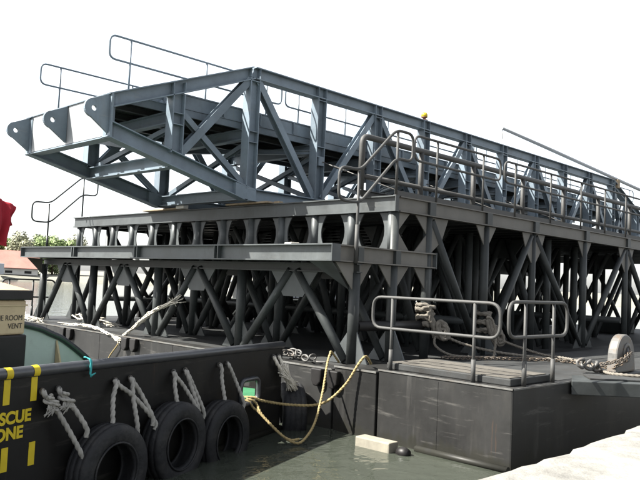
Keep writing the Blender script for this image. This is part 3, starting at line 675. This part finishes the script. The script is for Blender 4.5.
def text(body, size, pos, m, par, name, align='CENTER', bold=.02, depth=.003, sx=1.0):
    cu = bpy.data.curves.new(name, 'FONT'); cu.body = body; cu.size = size; cu.align_x = align; cu.align_y = 'CENTER'; cu.offset = bold*size; cu.extrude = depth
    tmp = bpy.data.objects.new(name+'_tmp', cu); col.objects.link(tmp)
    bpy.context.view_layer.update()
    me = bpy.data.meshes.new_from_object(tmp.evaluated_get(bpy.context.evaluated_depsgraph_get()))
    bpy.data.objects.remove(tmp)
    xd, yd, zd = -TT, V((0, 0, 1)), -TN     # reads left to right from the quay
    o0 = org(par)
    for v in me.vertices: c = v.co.copy(); v.co = V(pos)-o0+xd*c.x*sx+yd*c.y+zd*c.z
    me.materials.clear(); me.materials.append(MT[m]); o = bpy.data.objects.new(name, me); col.objects.link(o); o.parent = par
    return o
text('ENGINE ROOM', .082, tw(4.315, vw0-.004, .825), 'ink', VB, 'lettering', 'RIGHT', .0, .001, .95)
text('VENT', .082, tw(4.315, vw0-.004, .735), 'ink', VB, 'lettering', 'RIGHT', .0, .001, .95)
text('RESCUE', .155, tw(5.33, -.004, -.02), 'yellow', TUG, 'lettering', 'CENTER', .04, .002, 1.0)
text('ZONE', .155, tw(5.36, -.004, -.165), 'yellow', TUG, 'lettering', 'CENTER', .04, .002, 1.0)
for s in (5.04, 5.36, 5.68):
    zz = rz(s)
    arc = [tw(s-.035, .02-.0605*math.cos(math.radians(a_)), zz-.03+.0605*math.sin(math.radians(a_))) for a_ in range(-40, 91, 13)]
    mb = MB(); k = len(arc)
    mb.add(arc+[p+TT*.075 for p in arc], [(i, k+i, k+i+1, i+1) for i in range(k-1)], True)
    tg('marking_stripe', mb, 'yellow')
    tg('marking_stripe', MB().obox(tw(s-.035, -.004, .11), TT*.075, TN*.003, (0, 0, zz-.185)), 'yellow')
    tg('marking_stripe', MB().obox(tw(s-.055, -.004, -.5), TT*.075, TN*.003, (0, 0, .22)), 'yellow')
# rubbing strake
tg('rubbing_strake', MB().tube([tw(s, -.02, -.95) for s in (0, 3, 6, SE)], .05, 10), 'tug')
# lashing eyes for the tyres
eyes = [4.96, 4.75, 3.92, 3.67, 2.87, 2.63, 1.85, 1.65, .34, .18]
for s in eyes: tg('eye_bolt', MB().lathe([(.026+.011*math.cos(a_*math.pi/4), .011*math.sin(a_*math.pi/4)) for a_ in range(8)], tw(s, -.025, .19), TT, 12), 'steel')
# tyres
def tyre(c, ax, label, R=.46, W=.27, hole=.27):
    ax = V(ax).normalized(); h = W/2
    prof = [(hole, -h*.55), (hole+.02, -h*.8), (hole+.06, -h*.95), (R-.12, -h*1.02), (R-.05, -h*.98), (R-.015, -h*.82), (R-.006, -h*.6), (R-.012, -h*.55), (R-.012, -h*.5), (R, -h*.45),
            (R, -h*.05), (R-.012, 0), (R, h*.05), (R, h*.45), (R-.012, h*.5), (R-.012, h*.55), (R-.006, h*.6), (R-.015, h*.82), (R-.05, h*.98), (R-.12, h*1.02), (hole+.06, h*.95), (hole+.02, h*.8), (hole, h*.55),
            (hole+.03, h*.5), (R-.06, h*.7), (R-.045, 0), (R-.06, -h*.7), (hole+.03, -h*.5)]
    t = thing('tyre_fender', label, 'tyre', V(c)-V((0, 0, R)), 'tyre fenders on the workboat')
    part('tyre_casing', MB().lathe(prof, c, ax, 48), 'rubber', t, None, 0, True)
    part('bead_ring', MB().lathe([(hole+.03+.012*math.cos(a_*math.pi/3), h*.93+.012*math.sin(a_*math.pi/3)) for a_ in range(6)], c, ax, 40), 'rubber', t)
    return t
tyre(tw(4.12, -.17, -.72), -TN+TT*.05, 'black tyre fender nearest the yellow rescue lettering on the boat side', .5, .28, .28)
tyre(tw(2.98, -.17, -.63), -TN+TT*.02, 'black tyre fender in the middle of the three on the boat side', .49, .3, .27)
tyre(tw(1.93, -.17, -.76), -TN+TT*.02, 'black tyre fender closest to the oval rope opening on the boat side', .51, .3, .28)
tyre(V((-2.93, .47, -.77)), V((.86, -.5, 0)), 'black tyre fender wedged between boat stern and pontoon', .5, .38, .25)
# tyre ropes
def rope(name, pts, r, m, label, cat='rope', group=None, extra=None):
    mb = rope_mb(pts, r)
    for e in extra or []: rope_mb(e, r, mb=mb)
    return single(name, mb, m, pts[-1], label, cat, group)
G = 'ropes holding the tyre fenders'
def hang(s0, z0, s1, z1, b=0): 
    return [tw(s0, -.03, z0), tw(s0, -.065, z0-.05), tw(s0*.55+s1*.45, -.10+b, z0*.6+z1*.4), tw(s1, -.2+b, z1), tw(s1, -.2, z1-.1)]
rope('tyre_rope', hang(4.95, .2, 4.55, -.48), .022, 'white_rope', 'long pale rope left of the first tyre, tied beside the rescue lettering', group=G)
rope('tyre_rope', hang(4.75, .2, 4.52, -.2), .022, 'white_rope', 'shorter pale rope left of the first tyre, hung right of the longer one', group=G)
for s, nm in ((4.95, 'the longer'), (4.75, 'the shorter')):
    mb = MB(); 
    for i in range(3):
        a0 = random.uniform(0, 6); pts = [tw(s-.012*j+(.036+.006*i)*math.cos(a0+j*.9), -.085-.036*math.sin(a0+j*.9), .165-j*.011-.02*i) for j in range(12)]
        rope_mb(pts, .014, mb=mb, n=3)
    for i in range(16):
        c = tw(s-.03, -.09, .09); mb.tube(smooth([c, c+TT*random.uniform(-.05, .07)+V((0, 0, -.05))-TN*.03, c+TT*random.uniform(-.03, .1)+V((0, 0, random.uniform(-.14, -.05)))-TN*.02], 4), .006, 4)
    single('rope_knot', mb, 'white_rope', tw(s, -.06, .1), 'loose knotted bundle on %s rope beside the rescue lettering' % nm, 'knot', 'rope knots')
rope('tyre_rope', hang(3.95, .2, 4.12, -.28), .022, 'white_rope', 'pale rope forming the left leg above the first tyre', group=G)
rope('tyre_rope', hang(3.90, .19, 3.42, -.3), .022, 'white_rope', 'pale rope slanting right from the eye above the first and second tyres', group=G)
rope('tyre_rope', hang(3.68, .2, 3.72, -.3), .022, 'white_rope', 'pale rope hanging straight between the first and second tyres', group=G)
rope('tyre_rope', hang(3.65, .19, 3.46, -.25), .022, 'white_rope', 'pale rope curling over the shoulder of the second tyre', group=G)
rope('tyre_rope', hang(2.89, .19, 2.98, -.22), .022, 'white_rope', 'pale rope dropping to the top of the middle tyre', group=G)
rope('tyre_rope', hang(2.86, .18, 2.58, -.28), .022, 'white_rope', 'pale rope slanting right from the left eye above the middle tyre', group=G)
rope('tyre_rope', hang(2.64, .19, 2.56, -.26), .022, 'white_rope', 'pale rope hanging from the right eye above the middle tyre', group=G)
rope('tyre_rope', hang(2.62, .19, 2.44, -.32), .022, 'white_rope', 'pale rope between the middle tyre and the third tyre', group=G)
rope('tyre_rope', hang(1.85, .2, 1.93, -.3), .022, 'white_rope', 'pale rope straight down to the left top of the third tyre', group=G)
rope('tyre_rope', hang(1.65, .2, 1.47, -.32), .022, 'white_rope', 'pale rope slanting down to the right shoulder of the third tyre', group=G)
# frayed rope at the stern
mb = MB(); rr = random.Random(5)
for i in range(2): rope_mb([tw(.34-.16*i, -.03, .2), tw(.3-.14*i, -.08, .08), tw(.12-.05*i, -.11, -.1), tw(-.02-.03*i, -.12, -.22)], .024, mb=mb)
for i in range(150):
    a0 = [tw(.14+rr.uniform(-.1, .1), -.1+rr.uniform(-.04, .04), -.02+rr.uniform(-.1, .1)), tw(.0+rr.uniform(-.06, .06), -.13+rr.uniform(-.05, .05), -.18), tw(-.14+rr.uniform(-.12, .1), -.13+rr.uniform(-.06, .06), -.3+rr.uniform(-.08, .06))]
    mb.tube(smooth(a0, 4), .0085, 4)
single('frayed_rope', mb, 'fray', tw(0, -.1, -.1), 'frayed white rope end hanging at the boat stern above the wedged tyre', 'rope')
rope('stern_lanyard', [tw(.05, .1, .3), tw(-.04, .12, .15), tw(-.08, .15, -.02), tw(-.13, .15, -.12)], .016, 'white_rope', 'thin pale lanyard at the boat stern right of the frayed rope')
# teal cord scrap on the rail
mb = MB()
for i in range(4): mb.tube(smooth([tw(4.36+.006*i, .02, .475), tw(4.36-.006*i, -.05, .45), tw(4.35+.01*math.sin(i*2), -.06, .37), tw(4.35+.02*math.sin(i*3), -.06, .3), tw(4.33-.022*i, -.05, .27+.012*i)], 4), .007, 5)
single('cord_scrap', mb, 'teal', tw(4.35, -.05, .3), 'little teal cord scrap knotted over the boat rail', 'cord')
# red cloth hung from a staff just outside the frame
t = thing('red_flag', 'red cloth hanging limp at the left edge above the vent', 'flag', tw(4.84, 1.0, -.37))
part('flag_staff', MB().tube([tw(4.84, .97, -.37), tw(4.84, .97, 2.5)], .02, 8), 'rail', t)
NU, NV = 26, 20; vs = []; 
for j in range(NV+1):
    v_ = j/NV
    for i in range(NU+1):
        u_ = i/NU
        ztop = 2.13-.06*u_; zbot = 1.60+.05*math.sin(u_*7)+(.14 if u_ > .72 else 0)+(.09*u_)
        s_ = 4.82-.315*u_+(.02*v_*u_)+(.05*v_ if u_ > .72 else 0); z_ = ztop+(zbot-ztop)*v_-.03*u_*u_
        vs.append(tw(s_, 1.0+.045*math.sin(u_*15+v_*1.5)*(.4+.6*v_)+.02*math.sin(v_*6+u_*4), z_))
fs = [(j*(NU+1)+i, j*(NU+1)+i+1, (j+1)*(NU+1)+i+1, (j+1)*(NU+1)+i) for j in range(NV) for i in range(NU)]
cl = part('flag_cloth', MB().add(vs, fs, True), 'red', t); q = cl.modifiers.new('thick', 'SOLIDIFY'); q.thickness = .006

# ================================================================== mooring lines and deck gear
ML2 = [V(p) for p in ((-4.1,-.19,-.59), (-4.0,-.49,-.82), (-3.9,-.64,-.92), (-3.76,-.70,-.92), (-3.4,-.57,-.74), (-3.0,-.32,-.37), (-2.7,-.11,.05), (-2.54,-.01,.2))]
rope('mooring_line', [tw(.95, .25, -.38), tw(.86, .0, -.37), tw(.75, -.08, -.42), V((-3.4, -.05, -.53)), V((-3.0, -.33, -.5)), V((-2.75, -.55, -.22)), V((-2.62, -.72, .14)), V((-2.5, -.75, .24)), V((-2.2, -.6, .1))], .018, 'yellow_rope', 'yellow mooring line sagging from the rope opening up to the pontoon edge', group='yellow mooring lines')
rope('mooring_line', [tw(1.0, .25, -.39), tw(.95, .0, -.39), tw(.88, -.08, -.46), *ML2, V((-2.45, .04, .23)), V((-2.2, .1, .05))], .016, 'yellow_rope', 'slack yellow mooring line dipping almost to the water before rising to the pontoon', group='yellow mooring lines')
rope('mooring_line', [tw(1.05, .2, -.4), tw(1.02, .0, -.4), tw(.97, -.08, -.5), *[p+V((-.03, .03, .03)) for p in ML2[:4]]], .015, 'yellow_rope', 'thinner rope running beside the slack yellow mooring line', group='yellow mooring lines')
# wraps on posts
def wrap(x, z0, z1, turns, label, knot):
    rr = random.Random(int(x*10)+3); pts = []
    for i in range(turns*10+1):
        a_ = 2*math.pi*i/10; q = .135+rr.uniform(-.012, .03)+(.05 if rr.random() < .1 else 0); pts.append(V((x+q*math.cos(a_), q*math.sin(a_), z0+(z1-z0)*(.5-.5*math.cos(math.pi*i/(turns*10)*2.0))+rr.uniform(-.02, .02))))
    mb = rope_mb(pts, .034, n=2)
    for i in range(7):
        c = V(knot)+V((rr.uniform(-.05, .05), rr.uniform(-.04, .04), rr.uniform(-.03, .1))); a0 = rr.uniform(0, 6)
        rope_mb([c+V((.11*math.cos(a0+j*1.3)*(1-.08*i)+rr.uniform(-.02, .02), -.03*i*.5+.06*math.sin(a0+j), .12*math.sin(a0+j*1.3)-.012*j)) for j in range(7)], .032, mb=mb, n=5)
    for i in range(5):
        e = rr.uniform(-.09, .09)
        rope_mb([V((x-.06+e*.5, -.15, z1-.05*i)), V((x+.06+e, -.2, (z0*.6+knot[2]*.4))), V(knot)+V((e, 0, -.06+.03*i))], .032, mb=mb)
    single('rope_hitch', mb, 'brown_rope', (x, 0, z0), label, 'rope', 'rope hitches on the trestle posts')
wrap(0, .66, 1.02, 7, 'thick rope hitch wound round the trestle post behind the longer pontoon rail', (.18, -.22, .55))
wrap(2, .5, .9, 6, 'thick rope hitch wound round the trestle post behind the gap between the pontoon rails', (2.1, -.25, .42))
rope('mooring_rope', [(.18, -.22, .5), (.55, -.55, .32), (1.0, -1.0, .2), (1.6, -1.6, .13), (1.5, -2.3, .125), (.9, -2.9, .13), (.35, -3.35, .13), (.2, -3.6, .14), (.3, -3.85, .14), (.5, -4.0, .14)], .022, 'brown_rope', 'long hemp rope running from the first hitch across the deck to the arm', group='hemp ropes on the deck')
rope('mooring_rope', [(2.1, -.25, .38), (2.2, -.7, .25), (2.1, -1.3, .15), (2.0, -1.9, .13), (1.4, -2.5, .14), (.8, -2.95, .16), (.45, -3.1, .22)], .022, 'brown_rope', 'hemp rope from the second hitch to the shackle at the padeye', group='hemp ropes on the deck')
rope('mooring_rope', [(.1, -.2, .5), (.0, -.26, .3), (.1, -.5, .15), (.35, -.75, .12), (.75, -1.0, .12), (.8, -1.02, .14), (.82, -1.03, .5), (.78, -.98, .8), (.7, -.9, .86)], .02, 'brown_rope', 'hemp rope loop hanging slack below the first hitch', group='hemp ropes on the deck')
# chain
def chain(pts, label, n_=.085):
    q = resample(smooth([V(p) for p in pts], 8), n_*.72)
    t = thing('chain', label, 'chain', q[0], 'chains on the deck')
    base = MB(); oval = []
    for i in range(12):
        a_ = 2*math.pi*i/12; oval.append((n_*.58*math.cos(a_), n_*.36*math.sin(a_), 0))
    base.tube(oval, n_*.11, 6, True); me = base.mesh('link', V((0,0,0))); me.materials.append(MT['chain'])
    for i in range(len(q)-1):
        d = (q[i+1]-q[i]).normalized(); o = bpy.data.objects.new('link', me); col.objects.link(o); o.parent = t
        o.rotation_mode = 'QUATERNION'
        o.rotation_quaternion = d.to_track_quat('X', 'Z') @ Quaternion((1, 0, 0), math.radians(45 if i % 2 else -45)); o.location = (q[i]+q[i+1])/2-q[0]
chain([(-.6, -.85, .16), (0, -1.0, .14), (.5, -1.2, .135), (1.0, -1.6, .14), (1.4, -2.1, .14), (1.3, -2.6, .14), (.95, -3.0, .16), (.7, -3.3, .2), (.85, -3.42, .32), (1.08, -3.4, .42)], 'rusty chain along the deck ending in the padeye eye')
chain([(1.1, -3.42, .44), (.9, -3.44, .4), (.7, -3.42, .33), (.45, -3.2, .24)], 'short chain hanging from the padeye toward the shackle')
mb = MB()
for i in range(3):
    c = V((.45-.13*i, -3.12+.07*i, .2+.025*i)); mb.tube([c+V((.09*math.cos(a_), .03*math.sin(a_*2+i), .07*math.sin(a_))) for a_ in [2*math.pi*j/14 for j in range(14)]], .026, 8, True)
single('shackle', mb, 'steel', (.4, -3.1, .12), 'pale steel shackle cluster where ropes meet the short chain', 'shackle')
# wire and shackles by the corner post
mb = MB(); rr = random.Random(11)
for i in range(9):
    c = V((-2.35+rr.uniform(-.12, .25), 1.0+rr.uniform(-.5, .35), .045+rr.uniform(0, .06))); e = rr.uniform(0, 3)
    mb.tube([c+V((.1*math.cos(a_)*math.cos(e), .1*math.cos(a_)*math.sin(e), .05*math.sin(a_)+.02)) for a_ in [2*math.pi*j/12 for j in range(12)]], .016, 6, True)
mb.tube(smooth([(-2.3, 1.7, .03), (-2.4, 1.3, .05), (-2.2, .9, .06), (-2.4, .5, .03), (-2.3, .3, .03)], 6), .018, 7)
single('shackle_pile', mb, 'steel', (-2.3, 1.0, 0), 'jumble of bright shackles and wire on the deck left of the corner post', 'shackles')
# white tangled rope along the pontoon edge
def tangle(name, pts, spread, cnt, r, label, seed):
    rr = random.Random(seed); mb = MB()
    for i in range(cnt):
        base_ = smooth(pts, 5); a0 = rr.randrange(0, max(1, len(base_)-9)); b0 = min(len(base_), a0+rr.randrange(7, 14))
        q = [V(p)+V((rr.uniform(-1, 1), rr.uniform(-1, 1), rr.uniform(-.4, 1)))*spread for p in base_[a0:b0:2]]
        mb.tube(smooth(q, 6), r*rr.uniform(.35, 1.1), 5)
    for i in range(cnt//2):      # loose ends flaring like a brush
        e = V(pts[-1]); d = (e-V(pts[-2])).normalized()
        mb.tube(smooth([e-d*.25+V((rr.uniform(-1,1), rr.uniform(-1,1), rr.uniform(-1,1)))*.03, e+V((rr.uniform(-1,1), rr.uniform(-1,1), rr.uniform(-1,1)))*.05, e+d*rr.uniform(.08, .3)+V((rr.uniform(-1,1), rr.uniform(-1,1), rr.uniform(-1,1)))*.1], 3), .007, 4)
    single(name, mb, 'fray', pts[0], label, 'rope', 'frayed white ropes on the pontoon')
tangle('rope_tangle', [(-2.58, 9.6, .04), (-2.55, 9.0, .05), (-2.52, 8.6, .06), (-2.5, 8.1, .06), (-2.55, 7.5, .03), (-2.6, 7.0, -.02), (-2.62, 6.55, -.1)], .045, 34, .010, 'frayed white rope lying along the pontoon edge left of the tied bundle', 2)
tangle('rope_tangle', [(-2.52, 6.5, -.05), (-2.46, 6.1, .2), (-2.4, 5.8, .42), (-2.3, 5.5, .62), (-2.2, 5.15, .78)], .045, 44, .010, 'frayed white rope bundle tied up against the second trestle node', 4)
tangle('rope_tangle', [(-2.5, 12.6, .25), (-2.5, 11.9, .1), (-2.55, 11.3, .04), (-2.55, 10.8, .03)], .08, 40, .012, 'frayed white rope at the far left end of the pontoon edge', 9)
rope('hanging_line', [(-2.6, 6.45, -.1), (-2.66, 6.5, -.25), (-2.68, 6.75, -.5), (-2.7, 6.9, -.8), (-2.75, 7.0, -1.0)], .014, 'yellow_rope', 'thin line hanging from the rope bundle down the pontoon side')
tangle('rope_heap', [(-1.6, 10.6, .08), (-1.5, 10.0, .12), (-1.7, 9.4, .1), (-1.5, 8.8, .06)], .16, 14, .022, 'heap of old rope on the deck behind the left trestle posts', 12)
# float
mb = MB(); c0 = V((-2.92, -1.15, WZ-.08)); d0 = V((.03, -1, 0)).normalized(); e0 = V((-1, -.03, 0))
single('float_block', MB().obox(c0, d0*.62, e0*.22, (0, 0, .22)), 'float', c0+d0*.3, 'pale float block bobbing at the pontoon waterline', 'float', None, .02)
single('float_buoy', MB().lathe([(0, -.1), (.06, -.09), (.085, -.03), (.085, .03), (.06, .09), (0, .1)], c0+d0*.78+e0*.1+V((0, 0, .1)), d0, 16, False), 'black', c0+d0*.78, 'small black buoy floating against the pale float block', 'buoy')

# ================================================================== far shore
def tree_mesh(seed, hgt, wid, nleaf, lm):
    rr = random.Random(seed); tk = MB()
    tk.tube([(0,0,-.3), (.1,0,hgt*.25), (-.1,.1,hgt*.55), (0,0,hgt*.85)], [.28, .22, .14, .04], 8)
    cl = []
    for i in range(15):
        a_ = rr.uniform(0, 6.28); q = rr.uniform(.15, .85)*wid; c = V((q*math.cos(a_), q*math.sin(a_), hgt*rr.uniform(.15, .85))); cl.append((c, rr.uniform(.28, .5)*wid))
        tk.tube([(0, 0, c.z*.55), c*.6+V((0, 0, c.z*.25)), c], [.1, .07, .03], 5)
    cl.append((V((0, 0, hgt*.8)), wid*.45)); mb = MB()
    for i in range(nleaf):
        c, r_ = rr.choice(cl); d = V((rr.gauss(0, 1), rr.gauss(0, 1), rr.gauss(0, .8))).normalized()*r_*rr.uniform(.55, 1.05); p = c+d
        nrm = (d.normalized()+V((rr.uniform(-1, 1), rr.uniform(-1, 1), rr.uniform(-.3, 1)))*.7).normalized(); a = nrm.orthogonal().normalized(); a = Quaternion(nrm, rr.uniform(0, 6.28)) @ a; bq = nrm.cross(a); z = rr.uniform(.16, .4)
        mb.add([p-a*z, p-bq*z*.6, p+a*z, p+bq*z*.6], [(0,1,2,3)])
    t1 = tk.mesh('trunk', V((0,0,0))); t1.materials.append(MT['bark']); t2 = mb.mesh('crown', V((0,0,0))); t2.materials.append(MT[lm]); return t1, t2
TM = [tree_mesh(i, h_, w_, 4200, 'leaf%d' % (i % 3)) for i, (h_, w_) in enumerate([(9, 4.2), (8, 4.6), (10, 4.0), (7, 4.8), (9.5, 3.6)])]
def tree(px, dist, k, sc, label):
    t = thing('tree', label, 'tree', polar(px, dist, .4), 'trees on the far shore'); t.rotation_euler.z = px*.7; t.scale = (sc, sc, sc)
    for nm, me in zip(('trunk', 'crown'), TM[k]):
        o = bpy.data.objects.new(nm, me); col.objects.link(o); o.parent = t
names_ = ['dark green tree cut by the left frame edge on the far shore', 'bright green bushy tree above the left end of the red roof', 'rounded green tree above the middle of the red roof', 'pale green tree just left of the stair rail post, far shore',
 'greyish tree behind the stair rail post, far shore', 'pale tree right of the stair rail post, far shore', 'loose pale tree left of the upper deck corner, far shore', 'tree touching the left upper deck corner, far shore']
for i, px in enumerate([-8, 8, 20, 32, 44, 54, 66, 78]):
    tree(px, 206+random.uniform(-6, 9), i % 5, random.uniform(1.08, 1.28), names_[i])
tree(433, 214, 2, 1.25, 'pale green tree glimpsed through the trestle just right of the ledge end')
tree(450, 222, 4, 1.2, 'far tree hidden deeper in the trestle gaps right of the ledge end')
# shed
def shed(px0, px1, dist, zr, ze, label):
    a, b_ = polar(px0, dist, .3), polar(px1, dist, .3); d = (b_-a); Ld = d.length; d.normalize(); nn = V((-d.y, d.x, 0))
    if nn.dot(CAM-a) > 0: nn = -nn
    t = thing('waterside_shed', label, 'shed', a)
    part('wall', MB().obox(a, d*Ld, nn*9, (0, 0, ze-.3)), 'white', t)
    z = V((0, 0, 1)); e = a+z*(ze-.3)-nn*.5-d*.4; r_ = a+z*(zr-.3)+nn*4.5-d*.4; f_ = a+z*(ze-.3)+nn*9.5-d*.4
    part('roof', MB().prism([e, r_, f_, f_-z*.15, r_-z*.2, e-z*.15], d*(Ld+.8)), 'roof', t)
    for i in range(5):
        w_ = part('window', MB().obox(a+d*(Ld*(i+.3)/5)-nn*.03+z*.35, d*1.6, nn*.02, z*.6), 'black', t)
    return t
shed(-60, 40, 190, 6.2, 1.9, 'long low waterside shed with red roof on the far shore')
p = polar(1, 186, .25); q = (polar(6, 186, .25)-p)
single('grey_container', MB().obox(p, q, V((.4, 1, 0))*2, (0, 0, 2.6)), 'palegrey', p, 'small pale grey container before the red shed at the left edge', 'container', None, .05)

# white launch moored beyond the trestle, glimpsed between its tubes
BL = thing('moored_launch', 'white cabin launch moored beyond the trestle, glimpsed between its tubes', 'boat', (13, 17, WZ))
OX = 11
pl = [(OX-4, 15.6), (OX+6.5, 15.6), (OX+8.8, 17), (OX+6.5, 18.4), (OX-4, 18.4)]
part('hull', MB().prism([(x, y, WZ-.3) for x, y in pl], (0, 0, 1.0)), 'white', BL, None, .05)
part('cabin', MB().box((OX-3, 15.9, .031), (OX+5, 18.1, 1.25)), 'white', BL, None, .05)
part('cabin_roof', MB().box((OX-3.2, 15.75, 1.252), (OX+5.2, 18.25, 1.32)), 'palegrey', BL, None, .02)
for i in range(10):
    x = OX-2.8+i*.78
    wn = part('window', MB().box((x, 15.86, .3), (x+.6, 15.895, .95)), 'palegrey', BL)
    part('mullion', MB().box((x+.28, 15.845, .3), (x+.32, 15.858, .95)).box((x, 15.83, .6), (x+.6, 15.843, .64)), 'black', wn)
